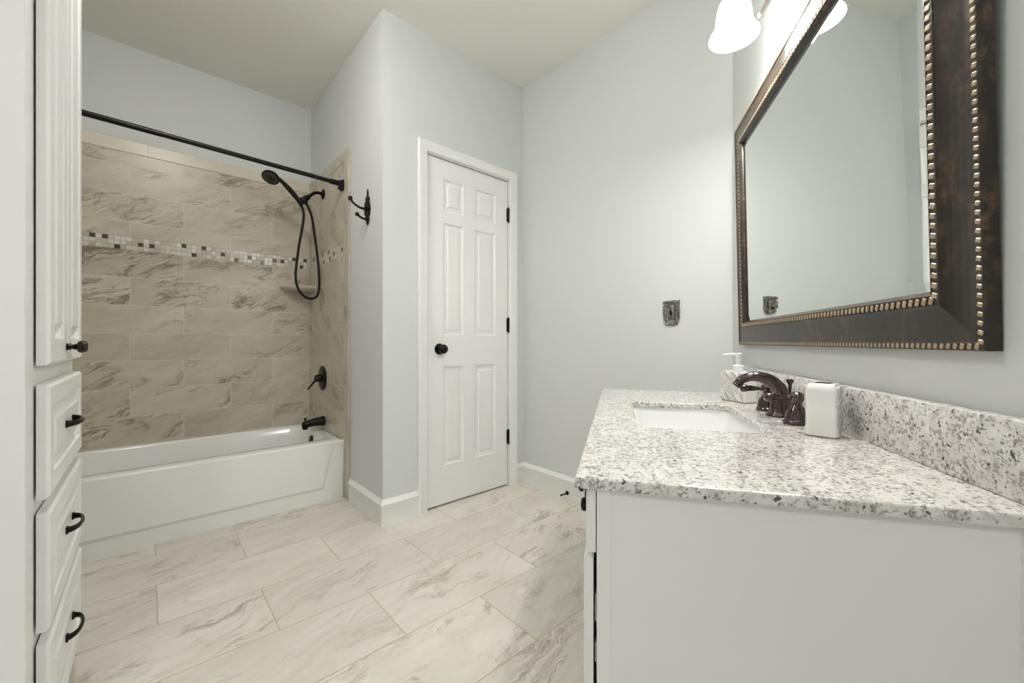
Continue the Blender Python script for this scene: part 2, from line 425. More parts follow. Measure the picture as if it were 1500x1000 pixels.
# casing: mitred profile round three sides
bm = B()
cw = .062
cp = [(-.006, 0), (-.006, -.010), (-.010, -.013), (-.040, -.015), (-.048, -.018), (-.060, -.018), (-.064, -.014), (-.064, -.0005)]
L = []
for px, pz, mx, mz in ((0, 0, 1, 0), (0, DH, 1, 1), (dw, DH, -1, 1), (dw, 0, -1, 0)):
    L.append([(px+mx*o, y-.0005, pz-(o if mz else 0)) for o, y in cp])
rings(bm, L); link('door_casing', bm, 'trim', dr, 25)
bm = B()   # knob
K = aim((.083, .008, .926), (0, -1, 0))
lathe(bm, [(.032, 0), (.033, .003), (.030, .008), (.014, .011), (.012, .016), (.0115, .026), (.018, .030), (.0255, .037), (.0275, .046), (.0255, .055), (.017, .062), (.012, .0635), (.010, .062), (.004, .0635)], 28, K)
link('door_knob', bm, 'dark_bronze', dr, 40)
for z in (.33, 1.08, 1.82):
    bm = B()
    x = dw-.002
    lathe(bm, [(.0062, -.046), (.0062, .046)], 12, Matrix.Translation((x, .001, z)))
    for q in (-.048, .048): ball(bm, (x, .001, z+q), .0055, 8)
    box(bm, x-.012, x+.010, .0062, .0078, z-.044, z+.044)
    link('hinge', bm, 'dark_bronze', dr, 40)
bm = B(); box(bm, .0, .0035, .010, .030, .87, .98); link('strike_plate', bm, 'dark_bronze', dr, 0)

# door stop screwed to the baseboard under the switch
o = thing('door_stop', 'small dark bronze door stop screwed to the white baseboard', 'door stop', (CX-.0153, 1.634, .035))
bm = B(); Kx = aim((0, 0, 0), (-1, 0, 0))
lathe(bm, [(.013, 0), (.013, .003), (.008, .006), (.0045, .008), (.0045, .052), (.0065, .053), (.0065, .06), (.004, .062)], 14, Kx)
link('stop_rod', bm, 'dark_bronze', o, 40)

# ------------------------------------------------------------------ tub alcove tile
TZ0, TZT, TZM0, TZM1 = .0, 2.160, 1.513, 1.589
TT = .010
YT, XT, XTL = YB-TT, XE-TT, XL+TT       # tile faces
tb = bpy.data.objects.new('wall_tile_surround', None); COL.objects.link(tb); struct(tb); tb.location = (0, 0, 0)
def slab(name, x0, x1, y0, y1, z0, z1, m, bev=.001):
    bm = B(); box(bm, x0, x1, y0, y1, z0, z1, bev, 1); return link(name, bm, m, tb, 0)
g = .0004
for z0, z1 in ((.20, TZM0), (TZM1, 2.087)):
    slab('back_tile', XTL, XT, YT, YB-g, z0, z1, 'tile_back')
    slab('end_tile', XT, XE-g, 2.585, YT, z0, z1, 'tile_side')
    slab('end_tile', XL+g, XTL, 2.585, YT, z0, z1, 'tile_side')
slab('back_trim_tile', XTL, XT, YT-.001, YB-g, 2.088, TZT, 'tile_trim', .002)
slab('end_trim_tile', XT-.001, XE-g, 2.585, YT-.001, 2.088, TZT, 'tile_side', .002)
slab('end_trim_tile', XL+g, XTL+.001, 2.585, YT-.001, 2.088, TZT, 'tile_side', .002)
slab('edge_strip_tile', XT-.002, XE-g, 2.502, 2.583, 0.001, TZT, 'tile_strip', .003)
slab('edge_strip_tile', XL+g, XTL+.002, 2.502, 2.583, 0.001, TZT, 'tile_strip', .003)
# upper rows of the end wall that stop short of the trim are the same slab; mosaic band of small square tiles
MOS = [mat('mosaic_cream', (.66, .63, .55), .25), mat('mosaic_white', (.76, .75, .70), .2), mat('mosaic_beige', (.54, .50, .41), .3),
       mat('mosaic_dark', (.085, .065, .045), .2), mat('mosaic_grout', (.50, .47, .41), .7)]
pitch = .0253
darkB = {(-.236, 0), (-.185, 0), (-.135, 2), (-.034, 1), (.017, 1), (.168, 0), (.219, 2), (.269, 0), (.36, 1), (.446, 2), (.522, 1), (.598, 2), (.672, 1), (.724, 1), (.798, 0), (.875, 0), (.849, 2), (-.31, 2), (-.41, 1), (-.49, 0), (-.56, 2)}
darkE = {(2.997, 0), (2.985, 2), (2.882, 0), (2.849, 2), (2.768, 1), (2.635, 1), (3.12, 1), (3.2, 0)}
def mosaic(a0, a1, dark, place, name):
    bm = B(); r = random.Random(3)
    n = int((a1-a0)/pitch)
    box(bm, *place(a0, a1, TZM0, TZM1, .0072), mi=4)
    dk = {(round((x-a0)/pitch-.5), k) for x, k in dark}
    for i in range(n+1):
        u0, u1 = a0+i*pitch+.0011, min(a0+(i+1)*pitch-.0011, a1)
        if u1-u0 < .003: continue
        for k in range(3):
            z1 = TZM1-.0004-k*pitch-.001; z0 = z1-pitch+.0022
            mi = 3 if (i, k) in dk else r.choice((0, 0, 1, 1, 2))
            box(bm, *place(u0, u1, z0, z1, .0095), .0008, 1, mi)
    ob = link(name, bm, None, tb, 0, mats=MOS); return ob
mosaic(-.248-.0253*14, XT, darkB, lambda a, b, c, d, t: (a, b, YB-t, YB-g, c, d), 'mosaic_band')
mosaic(2.588, YT, darkE, lambda a, b, c, d, t: (XE-t, XE-g, a, b, c, d), 'mosaic_band')
mosaic(2.588, YT, darkE, lambda a, b, c, d, t: (XL+g, XL+t, a, b, c, d), 'mosaic_band')

# ------------------------------------------------------------------ bathtub
tub = thing('bathtub', 'white built-in bathtub with recessed apron in the tiled alcove', 'bathtub', (.15, 2.583, 0))
X0, X1, Y0, Y1, ZT = XTL+.001, XT-.0015, 2.596, YT-.0015, .358
ox, oy = .15, 2.583
bm = B()
cx, cy, hx, hy = (X0+X1)/2-ox, (Y0+Y1)/2-oy, (X1-X0)/2, (Y1-Y0)/2
ix0, ix1, iy0, iy1 = -.50-ox, .838-ox, 2.688-oy, 3.245-oy
icx, icy, ihx, ihy = (ix0+ix1)/2, (iy0+iy1)/2, (ix1-ix0)/2, (iy1-iy0)/2
L = [rrect(cx, cy, hx, hy, .003, 0.0), rrect(cx, cy, hx, hy, .003, ZT-.012), rrect(cx, cy, hx-.004, hy-.004, .006, ZT-.003), rrect(cx, cy, hx-.012, hy-.012, .01, ZT),
     rrect(icx, icy, ihx+.012, ihy+.012, .09, ZT), rrect(icx, icy, ihx+.004, ihy+.004, .085, ZT-.003), rrect(icx, icy, ihx-.003, ihy-.003, .08, ZT-.014),
     rrect(icx, icy, ihx-.022, ihy-.02, .08, .22), rrect(icx, icy, ihx-.05, ihy-.04, .09, .11), rrect(icx, icy, ihx-.08, ihy-.07, .09, .075), rrect(icx, icy, ihx-.16, ihy-.14, .08, .068)]
rings(bm, L, False, True)
link('basin', bm, 'acrylic', tub, 40)
bm = B()   # apron with a recessed field
ax0, ax1 = X0-ox, X1-ox
def quadloop(pts, y): return [(x-ox, y, z) for x, z in pts]
def mixloop(pts, y0_, y1_): return [(x-ox, y0_ if k < 2 else y1_, z) for k, (x, z) in enumerate(pts)]
out = [(X0, .0), (X1, .0), (X1, ZT-.006), (X0, ZT-.006)]
inn = [(X0+.09, .074), (.792, .074), (.852, .344), (X0+.04, .344)]
inn2 = [(X0+.105, .090), (.781, .090), (.838, .342), (X0+.055, .342)]
rings(bm, [quadloop(out, .020), quadloop(out, .009), mixloop(out, .007, 0), mixloop(inn, .007, .0), quadloop(inn2, -.0005)], True, True)
link('apron', bm, 'acrylic', tub, 12)
bm = B()   # rounded front lip of the rim
tube(bm, [(X0-ox, .010, ZT-.010), (X1-ox, .010, ZT-.010)], .0105, 14, 1); link('rim_lip', bm, 'acrylic', tub, 50)
bm = B(); K = aim((.838-ox-.009, 2.965-oy, .298), (-1, 0, .12))
lathe(bm, [(.034, 0), (.035, .004), (.032, .009), (.02, .013), (.004, .014)], 24, K); tube(bm, [(.838-ox-.022, 2.965-oy, .298), (.838-ox-.03, 2.965-oy, .283)], .005, 8, 1)
link('overflow_plate', bm, 'black', tub, 40)
bm = B(); lathe(bm, [(.034, .0685), (.034, .072), (.026, .074), (.006, .0745)], 24, Matrix.Translation((.62-ox, 2.965-oy, 0))); link('drain', bm, 'black', tub, 40)

# tub spout
o = thing('tub_spout', 'matte black tub spout with diverter knob on the tiled end wall', 'tub spout', (XT, 2.967, .420))
bm = B()
t = bmesh.new()
rings(t, [[(x, r*.95*cos(a), zc+r*sin(a)*(1 if sin(a) > 0 else s)) for a in [2*pi*i/20 for i in range(20)]]
          for x, r, zc, s in ((-.001, .033, 0, 1), (-.006, .035, 0, 1), (-.02, .032, 0, 1), (-.07, .027, -.002, 1), (-.11, .023, -.006, 1.2), (-.135, .019, -.010, 1.5), (-.142, .012, -.012, 1.6))])
merge(bm, t)
lathe(bm, [(.016, 0), (.017, .010), (.015, .03)], 16, Matrix.Translation((-.122, 0, -.043)))
link('spout_body', bm, 'black', o, 45)
bm = B(); lathe(bm, [(.004, 0), (.004, .012), (.009, .015), (.010, .021), (.006, .026), (.001, .027)], 14, Matrix.Translation((-.122, 0, .008))); link('diverter_knob', bm, 'black', o, 45)

# mixing valve
o = thing('shower_valve', 'matte black round shower valve trim with lever on the tiled end wall', 'shower valve', (XT-.0005, 3.0, .714))
bm = B(); Kx = aim((0, 0, 0), (-1, 0, 0))
lathe(bm, [(.086, 0), (.086, .003), (.080, .008), (.055, .012), (.03, .014), (.003, .0145)], 36, Kx); link('escutcheon', bm, 'black', o, 40)
bm = B(); lathe(bm, [(.026, .014), (.027, .03), (.024, .045), (.018, .052), (.002, .054)], 22, Kx); link('valve_hub', bm, 'black', o, 40)
bm = B(); tube(bm, [(-.036, 0, -.004), (-.055, 0, -.022), (-.075, 0, -.046), (-.098, 0, -.074)], [.014, .0115, .0085, .007], 12, 5, flat=.7); link('lever', bm, 'black', o, 50)

# hand shower on its arm
o = thing('hand_shower', 'matte black hand shower on a wall arm with looping hose', 'shower', (XT-.0005, 2.984, 1.998))
bx = XT
def sp(pts, y=0): return [(x-bx, y+(p[0] if p else 0), z-1.998) for x, z, *p in pts]
bm = B(); lathe(bm, [(.034, 0), (.035, .003), (.030, .008), (.016, .013), (.010, .016)], 26, Kx); link('wall_flange', bm, 'black', o, 40)
bm = B(); tube(bm, sp([(.905, 1.998), (.870, 1.998), (.845, 1.986), (.815, 1.956), (.795, 1.938)]), .0105, 14, 6); link('shower_arm', bm, 'black', o, 50)
bm = B(); tube(bm, sp([(.818, 1.959), (.800, 1.943), (.788, 1.932), (.772, 1.918)]), [.015, .019, .019, .016], 16, 3)
lathe(bm, [(.010, -.012), (.014, -.008), (.0145, .004), (.010, .010)], 16, aim(sp([(.797, 1.912)])[0], (.55, 0, -.83)))
tube(bm, sp([(.800, 1.935), (.800, 1.905)]), .010, 12, 1)
lathe(bm, [(.017, -.022), (.021, -.018), (.021, .018), (.018, .022)], 18, aim(sp([(.765, 1.913)])[0], (-.66, 0, .75)))
link('holder', bm, 'black', o, 45)
bm = B()   # handle
tube(bm, sp([(.770, 1.880), (.762, 1.905), (.737, 1.936), (.706, 1.970), (.675, 2.000), (.648, 2.022), (.622, 2.036)]), [.0105, .0125, .0150, .0165, .0150, .0125, .016], 16, 5)
link('handle', bm, 'black', o, 50)
bm = B()   # head disc tilted down towards the tub
hd = Vector((-.34, -.42, -.84)).normalized()
K = aim(sp([(.590, 2.030)])[0], hd)
lathe(bm, [(.004, -.030), (.022, -.028), (.038, -.019), (.049, -.006), (.0525, .004), (.051, .010), (.046, .013), (.044, .0115), (.003, .0115)], 36, K)
link('spray_head', bm, 'black', o, 40)
bm = B()
for rr, nn in ((.012, 6), (.022, 12), (.032, 18), (.040, 24)):
    for i in range(nn):
        a = 2*pi*i/nn
        lathe(bm, [(.0021, .011), (.0021, .0128), (.0008, .0135)], 6, K @ Matrix.Translation((rr*cos(a), rr*sin(a), 0)))
link('spray_nozzles', bm, 'flat_silver', o, 0)
bm = B()
tube(bm, [(x-bx, y, z-1.998) for x, y, z in ((.768, 0, 1.893), (.784, 0, 1.842), (.779, .0, 1.759), (.756, -.005, 1.624), (.738, -.01, 1.48), (.733, -.01, 1.399), (.747, -.01, 1.325), (.786, -.01, 1.275), (.831, -.01, 1.262), (.866, -.01, 1.285), (.880, -.01, 1.345), (.878, -.01, 1.456), (.868, -.005, 1.579), (.851, 0, 1.722), (.836, 0, 1.822), (.815, 0, 1.880), (.803, 0, 1.905))], .0085, 10, 6)
link('hose', bm, 'black', o, 60)

# corner shelf
bm = B()
pts = [(0, 0)] + [(-(.205*cos(a)), -(.205*sin(a))) for a in [pi/2*i/14 for i in range(15)]]
pts = [(0, 0)]+[(-.205*cos(a)**.85 if cos(a) > 1e-6 else 0, -.165*sin(a)) for a in [pi/2*i/14 for i in range(15)]]
L = [[(x*k, y*k, z) for x, y in pts] for k, z in ((.80, -.034), (.95, -.022), (1, -.010), (1, -.003), (.985, 0))]
rings(bm, L)
tag(link('corner_shelf', bm, 'ceramic_shelf' if 'ceramic_shelf' in M else M.setdefault('shelf', mat('shelf_stone', (.60, .57, .49), .3)), None, 40, loc=(XT-.0015, YT-.0015, 1.372)),
    'small beige quarter-round corner shelf in the tiled alcove', 'shelf')

# curtain rod
o = thing('shower_curtain_rod', 'black shower curtain rod across the tub alcove', 'curtain rod', (.15, 2.598, 1.968))
rx0, rx1 = XTL+.012-.15, XT-.03-.15
bm = B(); tube(bm, [(rx0, 0, .020), (rx1-.35, 0, -.004)], .0115, 18, 1); tube(bm, [(rx0, 0, .020), (-.1, 0, .007)], .0135, 18, 1)
tube(bm, [(-.1, 0, .007), (rx1, 0, -.013)], .0125, 18, 1)
link('rod', bm, 'black', o, 50)
for sx, zz in ((rx1, -.013), (rx0, .020)):
    s = 1 if sx > 0 else -1
    bm = B(); tube(bm, [(sx-s*.05, 0, zz+.0006), (sx+s*.004, 0, zz)], .016, 18, 1)
    box(bm, min(sx, sx+s*.016), max(sx, sx+s*.016), -.018, .018, zz-.034, zz+.016, .003)
    box(bm, min(sx+s*.014, sx+s*.0285), max(sx+s*.014, sx+s*.0285), -.024, .024, zz-.040, zz+.022, .004)
    link('rod_bracket', bm, 'black', o, 40)

# ornate robe hook
o = thing('robe_hook', 'ornate dark cast double robe hook on the wall beside the tub', 'hook', (XE-.0008, 2.232, 1.72))
bm = B()   # plate in the (y, z) plane, out is -x
def lump(y, z, r, s=1.0, sy=1, sz=1): ball(bm, (-.004*s-.001, y, z), r, 12, (.55*s, sy, sz))
box(bm, -.006, 0, -.010, .010, -.085, .06, .002)
lump(0, .082, .010, .8, .75, 2.4); lump(0, .060, .012, 1, 1, .8); lump(-.013, .048, .012); lump(.013, .048, .012); lump(0, .030, .016, 1, 1.1, 1)
lump(-.018, .018, .012); lump(.018, .018, .012); lump(0, 0, .020, 1.1, 1.2, 1.1); lump(-.024, -.008, .014, 1, 1, 1.4); lump(.024, -.008, .014, 1, 1, 1.4)
lump(-.014, -.034, .015); lump(.014, -.034, .015); lump(0, -.055, .018, 1, 1, 1.2); lump(-.014, -.066, .010); lump(.014, -.066, .010); lump(0, -.085, .011, 1, 1, 1.2)
for s in (-1, 1):
    tube(bm, [(-.006, s*.006, .04), (-.008, s*.022, .032), (-.008, s*.030, .014), (-.007, s*.020, .004)], .004, 8, 5)
    tube(bm, [(-.006, s*.006, -.046), (-.008, s*.024, -.040), (-.008, s*.030, -.024)], .004, 8, 5)
link('backplate', bm, 'dark_bronze', o, 50)
bm = B(); tube(bm, [(-.006, 0, -.006), (-.030, 0, -.010), (-.055, 0, -.006), (-.082, 0, .008), (-.097, 0, .024)], [.009, .0075, .0066, .006, .0066], 10, 5); ball(bm, (-.100, 0, .031), .0125, 14, (1, 1, 1.15))
link('prong', bm, 'dark_bronze', o, 50)
bm = B(); tube(bm, [(-.006, 0, -.062), (-.022, 0, -.066), (-.042, 0, -.062), (-.058, 0, -.052)], [.008, .0066, .006, .0066], 10, 5); ball(bm, (-.063, 0, -.048), .0115, 14)
link('prong', bm, 'dark_bronze', o, 50)

# ornate switch plate
o = thing('light_switch', 'ornate antiqued pewter light switch plate on the pale wall', 'light switch', (CX-.0008, .970, 1.113), -pi/2)
# local: x along the wall (to the right in the photo), -y out of it
bm = B()
outl = []
for i in range(64):
    a = 2*pi*i/64; c, s_ = cos(a), sin(a)
    k = 1/max(abs(c)/.041, abs(s_)/(.060 if s_ > 0 else .062)); k *= 1 if s_ > -.75 else .97
    x, z = k*c, k*s_
    if z < -.035: x *= 1-(-z-.035)/.027*.35
    r = 1+.035*cos(a*14)
    outl.append((x*r, z*r))
rings(bm, [[(x, 0, z) for x, z in outl], [(x, -.003, z) for x, z in outl], [(x*.93, -.006, z*.95) for x, z in outl], [(x*.62, -.006, z*.72) for x, z in outl], [(x*.55, -.004, z*.66) for x, z in outl]])
box(bm, -.0165, .0165, -.0085, -.003, -.036, .036, .002)
box(bm, -.013, .013, -.0095, -.004, -.032, .032, .001)
r = random.Random(5)
for i in range(26):
    a = 2*pi*i/26; c, s_ = cos(a), sin(a); k = 1/max(abs(c)/.036, abs(s_)/.054); x, z = k*c, k*s_
    if z < -.035: x *= .8
    tube(bm, [(x+.006*cos(a+q), -.0065-.001*sin(q), z+.006*sin(a+q)) for q in (0, 1.2, 2.4, 3.6, 4.8)], [.0022, .0026, .0024, .002, .0012], 6, 3)
for s in (-1, 1):
    tube(bm, [(s*.004, -.007, -.050), (s*.016, -.009, -.056), (s*.028, -.009, -.048), (s*.034, -.008, -.036)], [.003, .004, .004, .002], 8, 4)
    tube(bm, [(s*.003, -.007, .050), (s*.014, -.009, .055), (s*.026, -.009, .052), (s*.032, -.008, .058)], [.003, .004, .003, .002], 8, 4)
    ball(bm, (s*.039, -.004, .006), .006, 10)
ball(bm, (0, -.006, -.058), .006, 10); ball(bm, (0, -.006, .056), .006, 10)
link('cover_plate', bm, 'pewter', o, 45)
bm = B(); box(bm, -.0045, .0045, -.0105, -.0094, -.012, .012); t = bmesh.new(); box(bm, -.0035, .0035, -.020, -.0100, .0, .008, .0012); t.free(); link('toggle', bm, 'black', o, 30)
for z in (.024, -.026):
    bm = B(); lathe(bm, [(.0030, .0094), (.0030, .0108), (.001, .0115)], 10, aim((0, 0, z), (0, -1, 0))); link('screw', bm, 'black', o, 30)

# ------------------------------------------------------------------ linen cabinet
LX, LY, LW, LH = -.170, 1.165, .635, 2.40
lin = thing('linen_cabinet', 'tall white linen cabinet with two doors above three drawers', 'cabinet', (LX, LY, 0), pi/2)
# local x along the front (away from camera), local y into the cabinet, front at y=0
bm = B(); DEP = .445
box(bm, .0, LW, .0, DEP, .10, LH, .0015, 1); box(bm, .0, LW, .06, DEP, 0, .0995)
link('carcass', bm, 'cabinet', lin, 0)
bm = B(); box(bm, -.012, LW+.02, -.03, DEP, LH+.0005, LH+.06, .012, 3); link('cornice', bm, 'cabinet', lin, 30)
CP = [(.002, .006), (.010, .0105), (.013, .0105), (.034, .0)]
DW0, DWM, DW1 = .072, .316, .600
def front(name, x0, x1, z0, z1, rail=.055):
    bm = B(); panel_slab(bm, x0, x1, z0, z1, .019, [(x0+rail, x1-rail, z0+rail, z1-rail)], CP, edge=.006, y=-.0225)
    return link(name, bm, 'cabinet', lin, 20)
d1 = front('door', DW0, DWM-.002, .922, 2.33); d2 = front('door', DWM+.002, DW1, .922, 2.33)
def cab_knob(par, x, z, y0=-.0224):
    bm = B(); lathe(bm, [(.0085, 0), (.009, .002), (.006, .004), (.005, .010), (.0075, .014), (.008, .015), (.0055, .017), (.012, .019), (.0150, .0225), (.0152, .027), (.0134, .0275), (.0138, .0285), (.0132, .0305), (.009, .0325), (.002, .033)], 22, aim((x, y0, z), (0, -1, 0)))
    return link('knob', bm, 'dark_bronze', par, 40)
cab_knob(d1, DWM-.024, .957)
cab_knob(d2, DWM+.024, .957)
def pull(par, x, z, L=.108, y0=-.0224, out=.023):
    bm = B(); h = L/2
    tube(bm, [(x-h, y0, z), (x-h+.003, y0-out*.42, z), (x-h*.72, y0-out*.78, z), (x-h*.38, y0-out*.96, z), (x, y0-out*1.03, z), (x+h*.38, y0-out*.96, z), (x+h*.72, y0-out*.78, z), (x+h-.003, y0-out*.42, z), (x+h, y0, z)], [.0050, .0042, .0038, .0037, .0037, .0037, .0038, .0042, .0050], 12, 5, flat=1.7, up=(0, 0, 1))
    for s in (-1, 1): box(bm, x+s*h-.008, x+s*h+.008, y0-.005, y0, z-.0085, z+.0085, .002)
    return link('pull', bm, 'dark_bronze', par, 40)
for z0, z1, dz in ((.652, .882, .004), (.385, .624, .010), (.118, .359, .016)):
    dd = front('drawer', DW0, DW1, z0, z1, .045)
    pull(dd, (DW0+DW1)/2, (z0+z1)/2+dz)

# ------------------------------------------------------------------ vanity (local x away from the corner, -y out of the wall)
CT = .775; TH = .0158
S0, S1, MF = .285, 1.411, .558
SC = .848
van = thing('vanity_cabinet', 'white vanity cabinet under the granite countertop', 'vanity cabinet', V(SC, 0), ROTV)
hw = .552
Zc = CT-TH-.0005
bm = B()
box(bm, hw-.016, hw, -.526, -.048, 0, Zc, .0008, 1)             # near side panel
box(bm, -hw, -hw+.016, -.526, -.048, 0, Zc, .0008, 1)
box(bm, -hw+.016, hw-.016, -.506, -.048, .10, .118)             # bottom
box(bm, -hw+.016, hw-.016, -.058, -.048, .118, Zc-.18)              # back
box(bm, -hw+.016, hw-.016, -.46, -.45, 0, .10)                  # toe kick
box(bm, hw-.020, hw-.006, -.0475, -.0015, 0, Zc)                # scribe strip to the wall
link('carcass', bm, 'cabinet', van, 0)
bm = B()                                                         # face frame with stiles wrapping the sides
for a, b in ((-hw-.001, -hw+.045), (hw-.045, hw+.003)): box(bm, a, b, -.527, -.5065, .0, Zc, .001, 1)
box(bm, -hw+.045, hw-.045, -.526, -.5065, Zc-.03, Zc); box(bm, -hw+.045, hw-.045, -.526, -.5065, .10, .15); box(bm, -hw+.045, hw-.045, -.526, -.5065, .645, .675)
link('face_frame', bm, 'cabinet', van, 0)
def vfront(name, x0, x1, z0, z1, y, rail=.05, th=.014):
    bm = B(); panel_slab(bm, x0, x1, z0, z1, th, [(x0+rail, x1-rail, z0+min(rail, (z1-z0)*.25), z1-min(rail, (z1-z0)*.25))], [(.003, .003), (.008, .006), (.012, .006), (.024, .0015)], edge=.004, y=y)
    return link(name, bm, 'cabinet', van, 20)
cols = ((-.548, -.186), (-.180, .180), (.186, .5515))
for i, (xa, xb) in enumerate(cols):
    dw_ = vfront('drawer', xa, xb, .664, Zc-.004, -.5425)
    bm = B(); lathe(bm, [(.009, 0), (.006, .003), (.006, .005), (.0105, .007), (.0115, .010), (.0095, .0135), (.002, .0145)], 20, aim(((xa+xb)/2 if i < 2 else xb-.04, -.5423, .7475), (0, -1, 0)) @ Matrix.Diagonal((1, 1, 1, 1)))
    link('knob', bm, 'dark_bronze', dw_, 40)
    dd = vfront('door', xa, xb, .12, .655, -.546 if i == 2 else -.5425)
    cab_knob(dd, xa+.03 if i == 2 else xb-.03, .60, -.5458 if i == 2 else -.5423)
# visible hinge in the slightly open near door
for za, zb in ((.56, .60), (.50, .53)):
    bm = B(); box(bm, .536, .545, -.5300, -.5275, za, zb, .0008); link('cabinet_hinge', bm, 'steel', van, 0)

# countertop with sink cut-out
top_ = thing('granite_countertop', 'white granite vanity countertop speckled with grey and black', 'countertop', V(SC, 0, CT-TH), ROTV)
bm = B()
t = bmesh.new()
x0, x1, y0, y1 = S0-SC, S1-SC, -MF, -.001
hx0, hx1, hy0, hy1 = .628-SC, 1.031-SC, -.453, -.172
hcx, hcy, hhx, hhy = (hx0+hx1)/2, (hy0+hy1)/2, (hx1-hx0)/2, (hy1-hy0)/2
kk = 5
def outer(z, ins=0): return rrect((x0+x1)/2, (y0+y1)/2, (x1-x0)/2-ins, (y1-y0)/2-ins, .004, z, kk)
def inner(z, ins=0): return rrect(hcx, hcy, hhx+ins, hhy+ins, .022, z, kk)
rings(t, [inner(0), outer(0), outer(TH-.003), outer(TH-.0009, .0009), outer(TH, .003), inner(TH, .0015), inner(TH-.0015), inner(0)], False, False)
merge(bm, t)
link('slab', bm, 'granite', top_, 12)
bm = B(); box(bm, S0-SC, S1-SC, -.030, -.001, 0, .0985, .0018, 2)
tag(link('granite_backsplash', bm, 'granite', None, 30, loc=V(SC, 0, CT+.0003), rotz=ROTV), 'long low granite backsplash against the vanity wall below the mirror', 'backsplash')

# undermount sink
sk = thing('undermount_sink', 'white rectangular undermount sink set in the granite', 'sink', V(SC, 0, CT-TH), ROTV)
bm = B()
def sl(ins, r, z, k=5): return rrect(hcx, hcy, hhx+ins, hhy+ins, r, z, k)
rings(bm, [sl(.03, .03, -.0006), sl(.006, .03, -.0006), sl(.004, .03, -.004), sl(-.004, .03, -.05), sl(-.014, .035, -.10), sl(-.035, .04, -.118), sl(-.09, .03, -.123),
           sl(-.10, .02, -.123)], False, True)
rings(bm, [sl(.03, .03, -.0006), sl(.03, .03, -.010), sl(.012, .03, -.014), sl(.002, .035, -.11), sl(-.03, .04, -.130), sl(-.09, .03, -.136)], False, True)
link('basin', bm, 'porcelain', sk, 40)
bm = B(); lathe(bm, [(.022, -.1228), (.023, -.1205), (.016, -.119), (.015, -.121), (.001, -.1212)], 20, Matrix.Translation((hcx, hcy, 0))); link('drain', bm, 'bronze', sk, 40)

# faucet
FX = .799
fc = thing('widespread_faucet', 'oil-rubbed bronze arched faucet with two lever handles behind the sink', 'faucet', V(FX, .088, CT+.0005), ROTV)
bm = B()
lathe(bm, [(.031, 0), (.032, .003), (.030, .007), (.026, .010), (.0245, .014), (.0225, .030), (.021, .040)], 28)
tube(bm, [(0, 0, .036), (0, .004, .052), (0, -.002, .072), (0, -.020, .091), (0, -.046, .101), (0, -.070, .101), (0, -.089, .093), (0, -.0985, .081)], [.0205, .0195, .0176, .0155, .0137, .0122, .0112, .0106], 18, 6)
link('spout', bm, 'bronze', fc, 50)
bm = B(); lathe(bm, [(.0085, -.004), (.0105, -.001), (.0112, .001), (.0112, .006), (.0098, .0072), (.008, .006)], 18, aim((0, -.0985, .0810), (0, -.58, -.81))); link('aerator', bm, 'bronze', fc, 40)
bm = B(); lathe(bm, [(.003, 0), (.003, .052), (.0045, .055), (.0035, .060), (.0055, .068), (.0085, .073), (.009, .077), (.005, .079)], 14, Matrix.Translation((0, .024, .018))); link('lift_rod', bm, 'bronze', fc, 40)
for x, dirx in ((.903-FX, .19), (.709-FX, .16)):
    bm = B(); lathe(bm, [(.027, 0), (.0285, .003), (.0275, .007), (.0245, .010), (.0245, .016), (.022, .028), (.016, .038), (.011, .044), (.0095, .048), (.0120, .051), (.0120, .053), (.0150, .056), (.0165, .062), (.0150, .069), (.010, .0745), (.002, .0765)], 24, Matrix.Translation((x, 0, 0)))
    hh = link('handle', bm, 'bronze', fc, 40)
    bm = B(); dd = Vector((dirx, -1, .02)).normalized(); p0 = Vector((x, 0, .061))
    tube(bm, [p0+dd*q for q in (.014, .019, .022, .030, .042, .054, .062, .069, .0725)], [.0062, .0062, .0048, .0058, .0078, .0088, .0108, .0095, .003], 14, 4)
    ball(bm, p0+dd*.062, .0112, 14)
    link('lever', bm, 'bronze', hh, 50)

# ceramic set: wide carved faces, narrow smooth faces
def ceramic_block(bm_s, bm_c, hx, hy, h):
    """narrow smooth faces look along +-x, carved wavy faces along +-y"""
    n = 15; L = []
    zz = [(0, .003), (.003, 0), (h*.30, .0015), (h*.5, -.0), (h*.53, .0015), (h*.86, .0), (h-.010, .001), (h-.003, .004), (h, .008)]
    t = bmesh.new()
    rings(t, [rrect(0, 0, hx-i, hy-min(i, .004), .006, z, 4) for z, i in zz]); merge(bm_s, t)
    for s in (-1, 1):      # carved ridged skin with scalloped top edge
        cols_ = 24; rows = 26; G = []
        for i in range(cols_+1):
            u = -hx+.006+(2*hx-.012)*i/cols_
            col_ = []
            for j in range(rows+1):
                v = .004+(h-.008-.0018*abs(sin(u*260)))*j/rows
                w_ = hy+.0012+.0016*sin(u*210+3.5*sin(v*60)+v*90)
                col_.append(bm_c.verts.new((u, s*w_, v)))
            G.append(col_)
        for i in range(cols_):
            for j in range(rows): bm_c.faces.new((G[i][j], G[i+1][j], G[i+1][j+1], G[i][j+1]))
        rim = [(c[0], c[-1]) for c in G]
        back = [[bm_c.verts.new((v.co.x, s*(hy-.003), v.co.z)) for v in r] for r in rim]
        for i in range(cols_):
            bm_c.faces.new((G[i][-1], G[i+1][-1], back[i+1][1], back[i][1])); bm_c.faces.new((G[i][0], G[i+1][0], back[i+1][0], back[i][0]))
        for q in (0, cols_):
            bm_c.faces.new(G[q]+[back[q][1], back[q][0]])
